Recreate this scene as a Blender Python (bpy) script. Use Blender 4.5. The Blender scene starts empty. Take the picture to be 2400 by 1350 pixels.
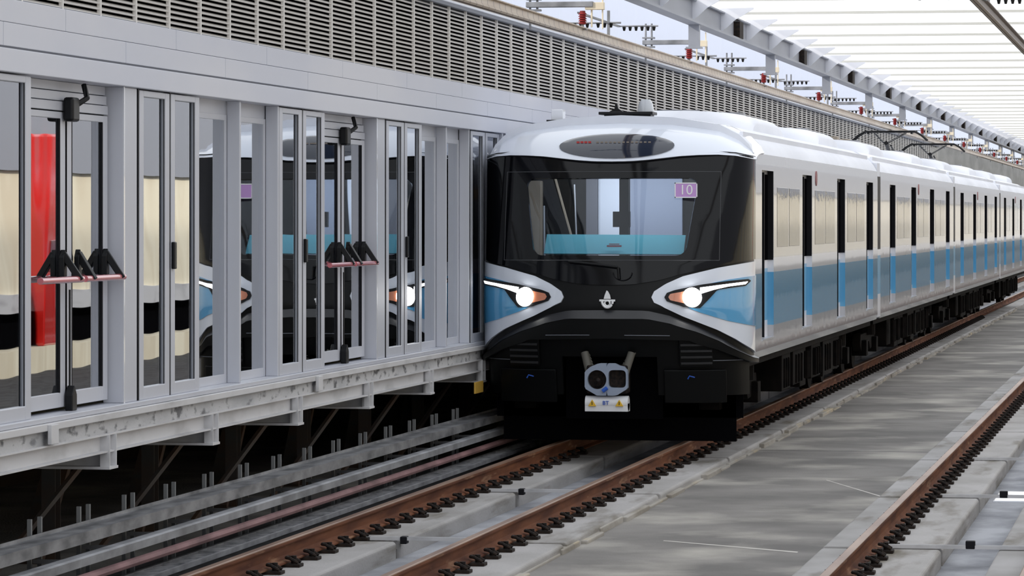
import bpy, math, random
from math import sin, cos, pi, sqrt
random.seed(7)
S = bpy.context.scene
COL = S.collection

# ---------------------------------------------------------------- camera, light, exposure
FPX, UC, HV, CH = 9000.0, 1200.0, 512.0, 2.6
TH = math.atan(1580.0 / FPX)
ST, CT = sin(TH), cos(TH)
cd = bpy.data.cameras.new('camera'); cam = bpy.data.objects.new('camera', cd); COL.objects.link(cam)
cd.sensor_width = 36; cd.lens = FPX * 36 / 2400; cd.shift_y = -(675 - HV) / 2400
cd.clip_start = .5; cd.clip_end = 3000
cam.location = (0, 0, CH); cam.rotation_euler = (pi / 2, 0, TH)
S.camera = cam
S.view_settings.view_transform = 'Standard'; S.view_settings.look = 'None'
S.view_settings.gamma = 1; S.view_settings.exposure = 0.0
w = bpy.data.worlds.new('overcast_sky'); S.world = w; w.use_nodes = True
bg = w.node_tree.nodes['Background']
bg.inputs[0].default_value = (.93, .96, 1.0, 1); bg.inputs[1].default_value = 1.25
sd = bpy.data.lights.new('hazy_sun', 'SUN'); sd.energy = 3.4; sd.angle = .08; sd.color = (1, .93, .82)
sun = bpy.data.objects.new('hazy_sun', sd); COL.objects.link(sun)
from mathutils import Vector, Matrix
sun.rotation_euler = Vector((1, .45, -.62)).to_track_quat('-Z', 'Y').to_euler()

# ---------------------------------------------------------------- helpers
class MB:
    def __init__(s): s.v = []; s.f = []
    def add(s, v, f):
        n = len(s.v); s.v += [tuple(p) for p in v]; s.f += [tuple(i + n for i in q) for q in f]; return s
    def box(s, x0, x1, y0, y1, z0, z1):
        v = [(x, y, z) for x in (x0, x1) for y in (y0, y1) for z in (z0, z1)]
        return s.add(v, [(0, 1, 3, 2), (4, 6, 7, 5), (0, 4, 5, 1), (2, 3, 7, 6), (0, 2, 6, 4), (1, 5, 7, 3)])
    def prism(s, poly, ax, a, b):
        # poly: list of 2-D points; ax: extrusion axis; other axes in cyclic-free order (x,y,z minus ax)
        def P(p, t):
            if ax == 'y': return (p[0], t, p[1])
            if ax == 'x': return (t, p[0], p[1])
            return (p[0], p[1], t)
        n = len(poly)
        v = [P(p, a) for p in poly] + [P(p, b) for p in poly]
        f = [tuple(range(n))[::-1], tuple(range(n, 2 * n))] + [(i, (i + 1) % n, (i + 1) % n + n, i + n) for i in range(n)]
        return s.add(v, f)
    def tube(s, pts, r, n=8, closed=False):
        pts = [Vector(p) for p in pts]; rings = []
        rr = r if isinstance(r, (list, tuple)) else [r] * len(pts)
        for i, p in enumerate(pts):
            d = (pts[min(i + 1, len(pts) - 1)] - pts[max(i - 1, 0)]).normalized()
            up = Vector((0, 0, 1)) if abs(d.z) < .9 else Vector((1, 0, 0))
            a = d.cross(up).normalized(); b = d.cross(a)
            rings.append([p + (a * cos(2 * pi * k / n) + b * sin(2 * pi * k / n)) * rr[i] for k in range(n)])
        v = [q for R in rings for q in R]; f = []
        for i in range(len(pts) - 1):
            for k in range(n):
                k2 = (k + 1) % n
                f.append((i * n + k, i * n + k2, (i + 1) * n + k2, (i + 1) * n + k))
        f.append(tuple(range(n))[::-1]); f.append(tuple((len(pts) - 1) * n + k for k in range(n)))
        return s.add(v, f)
    def disc(s, c, ax, r, h, n=24):
        c = Vector(c); d = {'x': Vector((h, 0, 0)), 'y': Vector((0, h, 0)), 'z': Vector((0, 0, h))}[ax]
        return s.tube([c - d / 2, c + d / 2], r, n)
    def bar(s, p0, p1, w, h):
        p0, p1 = Vector(p0), Vector(p1); d = (p1 - p0).normalized()
        up = Vector((0, 0, 1)) if abs(d.z) < .95 else Vector((1, 0, 0))
        a = d.cross(up).normalized() * w / 2; b = d.cross(a).normalized() * h / 2
        v = [p + i * a + j * b for p in (p0, p1) for i, j in ((-1, -1), (1, -1), (1, 1), (-1, 1))]
        return s.add(v, [(3, 2, 1, 0), (4, 5, 6, 7), (0, 1, 5, 4), (1, 2, 6, 5), (2, 3, 7, 6), (3, 0, 4, 7)])
    def grid(s, P, nu, nv):
        v = [P(i / nu, j / nv) for i in range(nu + 1) for j in range(nv + 1)]
        f = [(i * (nv + 1) + j, i * (nv + 1) + j + 1, (i + 1) * (nv + 1) + j + 1, (i + 1) * (nv + 1) + j) for i in range(nu) for j in range(nv)]
        return s.add(v, f)
    def shell(s, P, N, nu, nv, off, th):
        """closed slab whose front is P + N*off and back P + N*(off-th)"""
        base = len(s.v); K = (nu + 1) * (nv + 1)
        for o in (off, off - th):
            for i in range(nu + 1):
                for j in range(nv + 1):
                    p = Vector(P(i / nu, j / nv)); s.v.append(tuple(p + N(i / nu, j / nv) * o))
        id_ = lambda i, j, k: base + k * K + i * (nv + 1) + j
        for i in range(nu):
            for j in range(nv):
                q = (id_(i, j, 0), id_(i, j + 1, 0), id_(i + 1, j + 1, 0), id_(i + 1, j, 0)); s.f.append(q)
                s.f.append(tuple(a + K for a in q[::-1]))
        for i in range(nu):
            for j in (0, nv): s.f.append((id_(i, j, 0), id_(i + 1, j, 0), id_(i + 1, j, 1), id_(i, j, 1)))
        for j in range(nv):
            for i in (0, nu): s.f.append((id_(i, j, 0), id_(i, j, 1), id_(i, j + 1, 1), id_(i, j + 1, 0)))
        return s
    def build(s, name, mat, parent=None, smooth=False, bevel=0, seg=2, auto=None):
        m = bpy.data.meshes.new(name); m.from_pydata([tuple(p) for p in s.v], [], s.f)
        import bmesh
        b = bmesh.new(); b.from_mesh(m); bmesh.ops.recalc_face_normals(b, faces=b.faces); b.to_mesh(m); b.free()
        m.materials.append(mat); o = bpy.data.objects.new(name, m); COL.objects.link(o)
        if smooth:
            for p in m.polygons: p.use_smooth = True
            m.set_sharp_from_angle(angle=auto or .6)
        if bevel:
            q = o.modifiers.new('edge', 'BEVEL'); q.width = bevel; q.segments = seg; q.limit_method = 'ANGLE'; q.angle_limit = .6
        if parent: o.parent = parent
        return o

def tag(o, label=None, cat=None, group=None, kind=None):
    if label: o['label'] = label
    if cat: o['category'] = cat
    if group: o['group'] = group
    if kind: o['kind'] = kind
    return o
def empty(name, loc=(0, 0, 0), label=None, cat=None, group=None):
    o = bpy.data.objects.new(name, None); COL.objects.link(o); o.location = loc; o.empty_display_size = .2
    return tag(o, label, cat, group)
KIDS = {}
def copy_tree(o, loc=None, label=None, group=None, parent=None):
    c = o.copy(); COL.objects.link(c); c.parent = parent
    if loc is not None: c.location = loc
    if label: c['label'] = label
    if group: c['group'] = group
    for ch in kids(o): copy_tree(ch, parent=c)
    return c
def kids(o):
    if o.name not in KIDS: KIDS[o.name] = [q for q in COL.objects if q.parent == o]
    return KIDS[o.name]
ORD = ['nearest', 'second', 'third', 'fourth', 'fifth', 'sixth', 'seventh', 'eighth', 'ninth', 'tenth', 'eleventh', 'twelfth',
       'thirteenth', 'fourteenth', 'fifteenth', 'sixteenth', 'seventeenth', 'eighteenth', 'nineteenth', 'twentieth'] + ['%dth' % i for i in range(21, 60)]

# ---------------------------------------------------------------- materials
def mat(name, c, rough=.5, metal=0, c2=None, scale=(3, 3, 3), fac=(.35, .65), bump=0, bscale=60, coat=0, emit=None, es=0, spec=.5, detail=6, c3=None, s3=(1, 1, 1), f3=(.5, .7)):
    m = bpy.data.materials.new(name); m.use_nodes = True; nt = m.node_tree; N = nt.nodes; L = nt.links
    p = N['Principled BSDF']
    p.inputs['Base Color'].default_value = (*c, 1); p.inputs['Roughness'].default_value = rough; p.inputs['Metallic'].default_value = metal
    p.inputs['Coat Weight'].default_value = coat; p.inputs['Coat Roughness'].default_value = .04
    p.inputs['Specular IOR Level'].default_value = spec
    if emit: p.inputs['Emission Color'].default_value = (*emit, 1); p.inputs['Emission Strength'].default_value = es
    tc = N.new('ShaderNodeTexCoord')
    def noise(sc, fr, col_in, cc):
        mp = N.new('ShaderNodeMapping'); mp.inputs['Scale'].default_value = sc; L.new(tc.outputs['Object'], mp.inputs[0])
        n = N.new('ShaderNodeTexNoise'); n.inputs['Scale'].default_value = 1; n.inputs['Detail'].default_value = detail; L.new(mp.outputs[0], n.inputs['Vector'])
        r = N.new('ShaderNodeMapRange'); r.inputs[1].default_value = fr[0]; r.inputs[2].default_value = fr[1]; L.new(n.outputs[0], r.inputs[0])
        x = N.new('ShaderNodeMix'); x.data_type = 'RGBA'; L.new(r.outputs[0], x.inputs[0])
        if hasattr(col_in, 'links') or not isinstance(col_in, tuple): L.new(col_in, x.inputs[6])
        else: x.inputs[6].default_value = (*col_in, 1)
        x.inputs[7].default_value = (*cc, 1); return x.outputs[2]
    out = None
    if c2: out = noise(scale, fac, c, c2)
    if c3: out = noise(s3, f3, out if out else c, c3)
    if out: L.new(out, p.inputs['Base Color'])
    if bump:
        n = N.new('ShaderNodeTexNoise'); n.inputs['Scale'].default_value = bscale; n.inputs['Detail'].default_value = 4; L.new(tc.outputs['Object'], n.inputs['Vector'])
        b = N.new('ShaderNodeBump'); b.inputs['Strength'].default_value = bump; b.inputs['Distance'].default_value = .01
        L.new(n.outputs[0], b.inputs['Height']); L.new(b.outputs[0], p.inputs['Normal'])
    return m
def glass(name, tint, refl=.5, rough=.02, wob=.15, wscale=(2, 2, 1), ior=1.5):
    m = bpy.data.materials.new(name); m.use_nodes = True; nt = m.node_tree; N = nt.nodes; L = nt.links
    N.remove(N['Principled BSDF']); o = N['Material Output']
    t = N.new('ShaderNodeBsdfTransparent'); t.inputs[0].default_value = (*tint, 1)
    g = N.new('ShaderNodeBsdfGlossy'); g.inputs['Roughness'].default_value = rough; g.inputs[0].default_value = (.95, .97, 1, 1)
    fr = N.new('ShaderNodeFresnel'); fr.inputs[0].default_value = ior
    ma = N.new('ShaderNodeMath'); ma.operation = 'MULTIPLY_ADD'; ma.inputs[1].default_value = 1.0; ma.inputs[2].default_value = refl; ma.use_clamp = True
    L.new(fr.outputs[0], ma.inputs[0]); mx = N.new('ShaderNodeMixShader')
    L.new(ma.outputs[0], mx.inputs[0]); L.new(t.outputs[0], mx.inputs[1]); L.new(g.outputs[0], mx.inputs[2]); L.new(mx.outputs[0], o.inputs[0])
    if wob:
        tc = N.new('ShaderNodeTexCoord'); mp = N.new('ShaderNodeMapping'); mp.inputs['Scale'].default_value = wscale; L.new(tc.outputs['Object'], mp.inputs[0])
        n = N.new('ShaderNodeTexNoise'); n.inputs['Scale'].default_value = 1; n.inputs['Detail'].default_value = 0; L.new(mp.outputs[0], n.inputs['Vector'])
        b = N.new('ShaderNodeBump'); b.inputs['Strength'].default_value = wob; b.inputs['Distance'].default_value = .05
        L.new(n.outputs[0], b.inputs['Height']); L.new(b.outputs[0], g.inputs['Normal'])
    return m
def zbands(name, bands, rough=.25, coat=1.0, metal=0, wob=.02, dirt=None):
    """paint livery: bands = [(z_from, colour)...] sorted upward"""
    m = mat(name, (1, 1, 1), rough, metal, coat=coat); nt = m.node_tree; N = nt.nodes; L = nt.links; p = N['Principled BSDF']
    tc = N.new('ShaderNodeTexCoord'); sx = N.new('ShaderNodeSeparateXYZ'); L.new(tc.outputs['Object'], sx.inputs[0])
    mr = N.new('ShaderNodeMapRange'); mr.inputs[1].default_value = 0; mr.inputs[2].default_value = 4; L.new(sx.outputs[2], mr.inputs[0])
    cr = N.new('ShaderNodeValToRGB'); cr.color_ramp.interpolation = 'CONSTANT'; L.new(mr.outputs[0], cr.inputs[0])
    e = cr.color_ramp.elements
    while len(e) > 1: e.remove(e[-1])
    e[0].position = 0; e[0].color = (*bands[0][1], 1)
    for z, c in bands[1:]:
        q = e.new(z / 4); q.color = (*c, 1)
    L.new(cr.outputs[0], p.inputs['Base Color'])
    if wob:
        mp = N.new('ShaderNodeMapping'); mp.inputs['Scale'].default_value = (3, 2.2, .8); L.new(tc.outputs['Object'], mp.inputs[0])
        n = N.new('ShaderNodeTexNoise'); n.inputs['Scale'].default_value = 1; n.inputs['Detail'].default_value = 1; L.new(mp.outputs[0], n.inputs['Vector'])
        b = N.new('ShaderNodeBump'); b.inputs['Strength'].default_value = wob; b.inputs['Distance'].default_value = .05
        L.new(n.outputs[0], b.inputs['Height']); L.new(b.outputs[0], p.inputs['Coat Normal'])
    return m
def hexc(r, g, b):
    return tuple((q / 255) ** 2.2 for q in (r, g, b))

M = {}
M['alu'] = mat('painted_aluminium', hexc(198, 201, 210), .35, 0, c2=hexc(188, 191, 202), scale=(1, .6, .5))
M['fascia'] = mat('fascia_panel', hexc(206, 208, 218), .35, 0, c2=hexc(196, 200, 214), scale=(.4, .25, .8), fac=(.4, .6))
M['joint'] = mat('joint_grey', hexc(120, 124, 134), .6)  # plain grey shared by joints, seams and slats
M['rubber'] = mat('black_rubber', (.006, .006, .009), .5, spec=.2)
M['blackmetal'] = mat('black_metal', (.006, .0065, .008), .4, spec=.25)
M['red_bar'] = mat('red_bar', hexc(214, 120, 128), .18, 0, coat=1)
M['psd_glass'] = glass('screen_door_glass', (.6, .64, .66), .42, .01, .05, (1.2, 1.4, .5))
M['edge_conc'] = mat('platform_edge_concrete', hexc(188, 188, 190), .8, c2=hexc(96, 96, 98), scale=(12, 5, 12), fac=(.54, .66), bump=.4, c3=hexc(150, 152, 156), s3=(2, 1, 3), f3=(.5, .75))
M['steel_white'] = mat('white_painted_beam', hexc(205, 205, 208), .5, c2=hexc(160, 160, 162), scale=(3, 1.2, 4), fac=(.5, .8))
M['louvre'] = mat('louvre_aluminium', hexc(228, 225, 221), .45)
M['dark'] = mat('dark_backing', (.004, .004, .005), .9, spec=0)
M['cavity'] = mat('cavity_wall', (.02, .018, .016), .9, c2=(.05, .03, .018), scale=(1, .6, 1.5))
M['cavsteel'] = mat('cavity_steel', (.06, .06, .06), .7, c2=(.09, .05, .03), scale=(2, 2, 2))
M['cavsteel2'] = mat('bracket_steel', hexc(120, 122, 124), .6)
M['conc'] = mat('track_concrete', hexc(112, 110, 108), .9, spec=.2, c2=hexc(140, 137, 134), scale=(.9, .8, 1), fac=(.35, .7), bump=.5, bscale=40, c3=hexc(186, 182, 174), s3=(.75, .62, 1), f3=(.5, .78), detail=8)
M['plinth'] = mat('plinth_concrete', hexc(172, 170, 170), .85, c2=hexc(150, 148, 146), scale=(1.5, .8, 3), fac=(.35, .65), bump=.5, bscale=30, c3=hexc(104, 98, 86), s3=(3, .6, 7), f3=(.54, .74))
M['pit'] = mat('trough_concrete', hexc(168, 170, 176), .85, c2=hexc(120, 122, 128), scale=(2, 1, 1), bump=.4)
M['gravel'] = mat('dark_trackside', hexc(66, 66, 68), .9, c2=hexc(40, 40, 42), scale=(6, 3, 6), bump=.8, bscale=30)
M['rust'] = mat('rusty_rail', hexc(118, 76, 54), .8, 0, spec=.2, c2=hexc(78, 46, 34), scale=(8, .9, 8), fac=(.35, .65), c3=hexc(160, 126, 100), s3=(9, 1.6, 14), f3=(.6, .8))
M['railtop'] = mat('worn_rail_top', hexc(150, 122, 104), .4, .4, c2=hexc(112, 80, 62), scale=(2, .5, 2))
M['clip'] = mat('clip_black', (.008, .008, .009), .7, spec=.15, c2=(.03, .02, .015), scale=(30, 30, 30))
M['clipgrey'] = mat('dark_grey_slat', (.03, .031, .034), .45, spec=.3)
M['galv'] = mat('galvanised_steel', hexc(160, 162, 168), .5, .15, c2=hexc(112, 114, 118), scale=(4, 2, 4))
M['galvtray'] = mat('galvanised_tray', hexc(150, 151, 155), .5, .3, c2=hexc(96, 98, 102), scale=(8, 3, 8), fac=(.35, .7))
M['pinkcable'] = mat('faded_red_duct', hexc(146, 112, 114), .7, c2=hexc(104, 78, 80), scale=(5, 1.5, 5))
M['girder'] = mat('girder_grey', hexc(150, 154, 164), .5, c2=hexc(136, 140, 150), scale=(1, .4, 1))
M['fin'] = mat('pale_fin', hexc(218, 221, 230), .5)
M['purlin'] = mat('purlin_pale', hexc(206, 206, 200), .6)
M['conductor'] = mat('conductor_profile', hexc(196, 184, 168), .4, .3, c2=hexc(178, 160, 142), scale=(3, .7, 3))
def ticks(m, c, step, w):
    nt = m.node_tree; N = nt.nodes; L = nt.links; p = N['Principled BSDF']; src = p.inputs['Base Color'].links[0].from_socket if p.inputs['Base Color'].links else None
    tc = N.new('ShaderNodeTexCoord'); sx = N.new('ShaderNodeSeparateXYZ'); L.new(tc.outputs['Object'], sx.inputs[0])
    a = N.new('ShaderNodeMath'); a.operation = 'DIVIDE'; a.inputs[1].default_value = step; L.new(sx.outputs[1], a.inputs[0])
    f = N.new('ShaderNodeMath'); f.operation = 'FRACT'; L.new(a.outputs[0], f.inputs[0])
    g = N.new('ShaderNodeMath'); g.operation = 'LESS_THAN'; g.inputs[1].default_value = w; L.new(f.outputs[0], g.inputs[0])
    x = N.new('ShaderNodeMix'); x.data_type = 'RGBA'; L.new(g.outputs[0], x.inputs[0]); x.inputs[7].default_value = (*c, 1)
    if src: L.new(src, x.inputs[6])
    L.new(x.outputs[2], p.inputs['Base Color'])
ticks(M['conductor'], hexc(130, 116, 104), .32, .1)
M['conductor_dark'] = mat('conductor_profile_dark', hexc(120, 108, 100), .5, .4)
M['copper'] = mat('contact_wire', hexc(92, 78, 66), .4, .6)
M['insul_red'] = mat('red_insulator', hexc(132, 40, 42), .5)
M['cream'] = mat('cream_clamp', hexc(232, 220, 196), .5)
M['white'] = mat('white_paint', hexc(238, 240, 246), .22, coat=1)
M['train_white'] = mat('gloss_white_bodywork', hexc(226, 233, 246), .3, coat=.8)
M['roof_white'] = mat('white_roof', hexc(232, 236, 246), .5, c2=hexc(216, 220, 230), scale=(1, .4, 1))
M['gloss_black'] = mat('gloss_black_mask', (.003, .0035, .005), .08, spec=.28)
M['satin_black'] = mat('satin_black', (.006, .0065, .007), .3, spec=.2)
M['skirt'] = mat('skirt_black', (.004, .0045, .005), .4, spec=.14)
M['under'] = mat('underframe_dark', (.003, .003, .0033), .7, spec=.05, c2=(.01, .008, .007), scale=(5, 2, 5))
M['blue'] = mat('sky_blue_paint', hexc(88, 164, 214), .25, coat=1)
M['amber'] = mat('amber_lens', hexc(205, 128, 96), .2, coat=1)
M['lamp'] = mat('headlight_lens', (1, 1, 1), .3, emit=(1, .99, .95), es=14)
M['led'] = mat('led_strip', (1, 1, 1), .3, emit=(1, 1, 1), es=5)
M['windscreen'] = glass('windscreen_glass', (.8, .84, .88), -.015, .01, .0)
M['display'] = mat('display_glass', hexc(30, 38, 54), .08, coat=.6)
M['purple'] = mat('lavender_card', hexc(204, 160, 224), .6, emit=None)
M['dash'] = mat('light_blue_shade', hexc(132, 232, 250), .7)
M['reflect_white'] = mat('reflection_white', hexc(226, 234, 250), .6)  # tone of the bright sky gap reflected in the windscreen
M['reflect_grey'] = mat('reflection_grey', hexc(150, 160, 182), .6)  # tone of the duller sky reflection in the windscreen
M['cab_beige'] = mat('cab_beige_panel', hexc(150, 140, 126), .7)
M['silver'] = mat('silver_metal', hexc(200, 204, 212), .3, .6)
M['crest'] = mat('crest_silver', hexc(245, 247, 250), .3)
M['coupler'] = mat('coupler_grey', hexc(150, 162, 182), .45, .2)
M['coupbox'] = mat('coupler_box_white', hexc(230, 232, 236), .35)
M['yellow'] = mat('warning_yellow', hexc(225, 180, 50), .5)
M['emblem'] = mat('side_emblem_red', hexc(150, 96, 100), .5)
M['mark_blue'] = mat('blue_mark', hexc(40, 90, 190), .5)
M['mark_red'] = mat('red_mark', hexc(196, 70, 84), .6)
M['door_glass'] = mat('door_window_dark', (.003, .003, .004), .6, spec=0)
M['side_glass'] = mat('side_window_glass', (.02, .022, .026), .03, 0, coat=0, spec=1, bump=.25, bscale=5)
M['dome'] = mat('clear_grey_dome', hexc(180, 184, 190), .25, coat=1)
BLUE, GREYB, WHT = hexc(96, 168, 212), hexc(186, 186, 190), hexc(232, 234, 242)
M['livery'] = zbands('car_side_livery', [(0, hexc(150, 152, 156)), (1.07, GREYB), (1.31, BLUE), (1.95, WHT), (2.12, hexc(180, 180, 184)), (3.22, hexc(206, 208, 212))], .22, .7, 0, .02)
M['door_livery'] = zbands('door_livery', [(0, WHT), (1.36, BLUE), (2.0, WHT), (2.12, hexc(180, 180, 184))], .3, .3, 0, 0)
M['totem'] = mat('red_totem', hexc(226, 40, 34), .25, coat=1)
M['plat_floor'] = mat('platform_floor', hexc(190, 170, 130), .6, c2=hexc(170, 160, 140), scale=(.5, .5, 1))
M['beige'] = mat('beige_cladding', hexc(244, 236, 212), .7, c2=hexc(228, 216, 190), scale=(1, 2.5, .15), fac=(.4, .6))
M['grey_wall'] = mat('grey_concrete_wall', hexc(172, 172, 170), .85, c2=hexc(150, 150, 148), scale=(1, .3, 2))
M['interior'] = mat('platform_interior', hexc(150, 152, 156), .8)
M['yellow_tag'] = mat('ochre_plate', hexc(200, 160, 70), .6)

# ---------------------------------------------------------------- ground and tracks
XR = [-7.19, -5.75, -2.6, -1.165]          # rail centre lines
YA, YB = 14.0, 262.0
TR = [(XR[0] + .45, XR[1] - .45), (XR[2] + .56, XR[3] - .4)]
fl = MB()
for a, b in ((-16, TR[0][0] - .03), (TR[0][1] + .03, TR[1][0] - .03), (TR[1][1] + .03, 5.2)): fl.box(a, b, 8, 400, -.6, -.28)
tag(fl.build('floor', M['conc']), kind='structure')
tag(MB().box(-8.6, -7.62, YA, YB, -.28, -.262).build('trim_1', M['gravel']), kind='structure')
def plinths(xr, n):
    li, ri = {0: (.46, .45), 1: (.45, .48), 2: (.46, .56), 3: (.40, .48)}[n]
    for k in range(36):
        y0 = 14.62 + 6.02 * k
        mb = MB()
        prof = [(xr - li - .0, -.39), (xr - li, -.215), (xr - li + .02, -.20), (xr + ri - .02, -.20), (xr + ri, -.22), (xr + ri + .0, -.39)]
        mb.prism(prof, 'y', y0 + .09, y0 + 5.93)
        o = mb.build('track_slab', M['plinth'], bevel=.012); tag(o, kind='structure')
for n_, x in enumerate(XR): plinths(x, n_)
for a, b in TR:
    tag(MB().box(a - .02, b + .02, YA, YB, -.6, -.355).build('floor_trough', M['pit']), kind='structure')
def rail(x, ya, yb, label):
    r = empty('running_rail', (x, ya, 0), label, 'rail', 'rusty running rails')
    n = yb - ya
    prof = [(-.075, -.172), (.075, -.172), (.075, -.16), (.02, -.145), (.009, -.12), (.009, -.05), (.03, -.042), (.036, -.03), (.036, -.012),
            (-.036, -.012), (-.036, -.03), (-.03, -.042), (-.009, -.05), (-.009, -.12), (-.02, -.145), (-.075, -.16)]
    MB().prism(prof, 'y', 0, n).build('rail_web', M['rust'], r)
    MB().prism([(-.036, -.012), (.036, -.012), (.035, -.006), (.027, 0), (-.027, 0), (-.035, -.006)], 'y', 0, n).build('rail_head', M['railtop'], r)
    return r
rail(XR[0], YA, YB, 'rusty running rail nearest the platform, running under the left side of the train')
rail(XR[1], YA, YB, 'rusty running rail under the right side of the train, beside the wide concrete strip')
rail(XR[2], YA, YB, 'rusty rail of the empty track, right of the wide concrete strip')
rail(XR[3], YA, YB, 'outermost rail of the empty track at the lower right')
def fastener():
    r = empty('rail_fastener', (0, 0, 0), 'x', 'rail clip')
    MB().box(-.19, .19, -.075, .075, -.2, -.172).build('base_plate', M['clip'], r, bevel=.006)
    for s in (-1, 1):
        q = MB().tube([(s * .17, -.05, -.165), (s * .11, -.055, -.13), (s * .07, -.03, -.125), (s * .07, .03, -.125), (s * .11, .055, -.13), (s * .17, .05, -.165)], .014, 6)
        q.build('clip', M['clip'], r, smooth=True)
        MB().disc((s * .125, 0, -.15), 'z', .024, .08, 6).build('bolt', M['clip'], r)
    return r
F0 = fastener(); used = [False]
FL = ['black spring clip holding the rusty rail nearest the platform to its concrete base',
      'black spring clip holding the rail under the right side of the train',
      'black spring clip holding the first rail of the empty track on the right',
      'black spring clip at the outermost rail of the empty track']
FG = ['rail clips on the rail nearest the platform', 'rail clips on the rail beside the concrete strip', 'rail clips on the empty track', 'rail clips on the outermost rail']
for x, ya, n, l, g in ((XR[0], 26.2, 30, FL[0], FG[0]), (XR[1], 24.6, 130, FL[1], FG[1]), (XR[2], 24.4, 62, FL[2], FG[2])):
    for k in range(n):
        loc = (x, ya + .65 * k, 0)
        if not used[0]: F0.location = loc; F0['label'] = l; F0['group'] = g; used[0] = True; kids(F0)
        else: copy_tree(F0, loc, l, g)
# cross straps at the slab joints
for i, (xa, xb, ys, where) in enumerate(((XR[0] + .1, XR[1] - .1, (32.75, 38.75), 'of the track the train stands on'),
                                         (XR[2] + .1, XR[3] - .1, (26.7, 32.72, 38.75, 44.8), 'of the empty track'))):
    for k, y in enumerate(ys):
        r = empty('cross_strap', (xa, y, -.2), 'perforated steel strap crossing between the rails %s, %s one' % (where, ORD[k]), 'steel strap', 'cross straps between the rails')
        mb = MB(); L_ = xb - xa
        mb.box(0, L_, -.035, -.028, 0, .03); mb.box(0, L_, .028, .035, 0, .03); n = int(L_ / .05)
        for j in range(n): mb.box(j * .05, j * .05 + .022, -.03, .03, .004, .012)
        mb.build('perforated_channel', M['steel_white'], r)
        if i == 1:
            MB().box(.66, .74, -.04, .04, .0, .07).build('junction_block', M['rubber'], r, bevel=.008)
        else: MB().box(.36, .42, -.05, .05, -.03, .035).build('junction_block', M['rubber'], r, bevel=.008)
tag(MB().box(-1.98, -1.62, 40.2, 41.6, -.355, -.335).build('floor_plate', M['white'], bevel=.004), 'white flat plate lying between the rails of the empty track', 'plate')
# kerb lumps along the wide strip
mb = MB()
y = 24
while y < 120:
    l = random.uniform(.8, 1.9); mb.box(XR[1] + .44, XR[1] + .49 + random.uniform(0, .08), y, y + l, -.3, -.22 - random.uniform(0, .045)); y += l + random.uniform(.02, .2)
tag(mb.build('trim_2', mat('kerb_concrete', hexc(168, 164, 158), .9, c2=hexc(138, 132, 122), scale=(3, .8, 5), c3=hexc(196, 180, 148), s3=(2, .9, 4), f3=(.55, .7), bump=.6, bscale=25), bevel=.01), kind='structure')
# cracks / joints and laitance streaks across the wide slab
for k, yy in enumerate((47.5, 66, 90)):
    tag(MB().box(XR[1] + .5, XR[2] - .46, yy, yy + .05, -.285, -.2795).build('floor_joint', M['rubber']), kind='structure')
streak = mat('laitance_streak', hexc(206, 202, 196), .85, c2=hexc(188, 184, 178), scale=(5, 5, 5))
for k, (x0, x1, y0, y1) in enumerate(((-4.9, -4.0, 30.2, 29.2), (-4.6, -3.3, 34.0, 33.0), (-3.9, -3.05, 42.2, 39.6))):
    tag(MB().add([(x0, y0, -.2786), (x1, y1, -.2786), (x1, y1 + .10, -.2786), (x0, y0 + .06, -.2786)], [(0, 1, 2, 3)]).build('floor_marking', streak), kind='structure')

# ---------------------------------------------------------------- trackside trays under the platform edge
r = empty('cable_tray', (-8.05, YA, 0), 'wide grey perforated cable tray running along under the platform edge', 'cable tray', 'trackside cable runs')
mb = MB(); mb.box(-.12, .08, 0, 110, .285, .295); mb.box(.08, .095, 0, 110, .215, .30); mb.box(-.13, -.12, 0, 110, .27, .32)
mb.build('tray_body', M['galvtray'], r)
def upright():
    r = empty('tray_bracket', (0, 0, 0), 'x', 'bracket')
    MB().box(-.03, .0, -.14, -.11, -.28, .43).box(-.03, .0, .11, .14, -.28, .43).box(-.03, 0, -.14, .14, .2, .22).build('upright', M['cavsteel2'], r)
    MB().box(-.03, .2, 0, .02, .1, .13).build('cantilever_arm', M['galv'], r)
    return r
U0 = upright(); kids(U0)
for k in range(14):
    loc = (-8.2, 26.8 + 1.25 * k, 0); lb = 'small U-shaped steel bracket behind the cable tray, %s from the camera' % ORD[k]
    if k == 0: U0.location = loc; U0['label'] = lb; U0['group'] = 'tray brackets'
    else: copy_tree(U0, loc, lb, 'tray brackets')
tag(MB().prism([(-.05, .1), (.05, .1), (.05, .16), (.03, .17), (-.05, .17)], 'y', 0, 110).build('cable_duct', M['galv']), 'narrow pale grey cable duct below the wide cable tray', 'cable duct', 'trackside cable runs').location = (-7.92, YA, -.025)
tag(MB().tube([(0, 0, 0), (0, 110, 0)], .035, 8).build('faded_red_cable', M['pinkcable'], smooth=True), 'faded red cable running along the ground beside the ducts', 'cable', 'trackside cable runs').location = (-7.9, YA, -.02)
tag(MB().tube([(0, 0, 0), (0, 110, 0)], .03, 8).build('dark_cable', M['clip'], smooth=True), 'dark cable lying on the trackside floor next to the faded red one', 'cable', 'trackside cable runs').location = (-7.68, YA, -.23)
mb = MB()
for k in range(120): mb.bar((-.12, k * .28, 0), (.1, k * .28 + .12, 0), .03, .03)
mb.box(-.13, -.1, 0, 34, -.02, .02); mb.box(.08, .11, 0, 34, -.02, .02)
tag(mb.build('cable_ladder', M['galvtray']), 'flat ladder of thin rungs lying beside the rail at lower left', 'cable ladder').location = (-7.86, YA, -.14)
tag(MB().box(-.05, .05, 0, 110, 0, .05).build('trackside_channel', M['galvtray']), 'low grey channel next to the rail nearest the platform', 'cable duct', 'trackside cable runs').location = (-7.75, YA, -.26)

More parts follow.
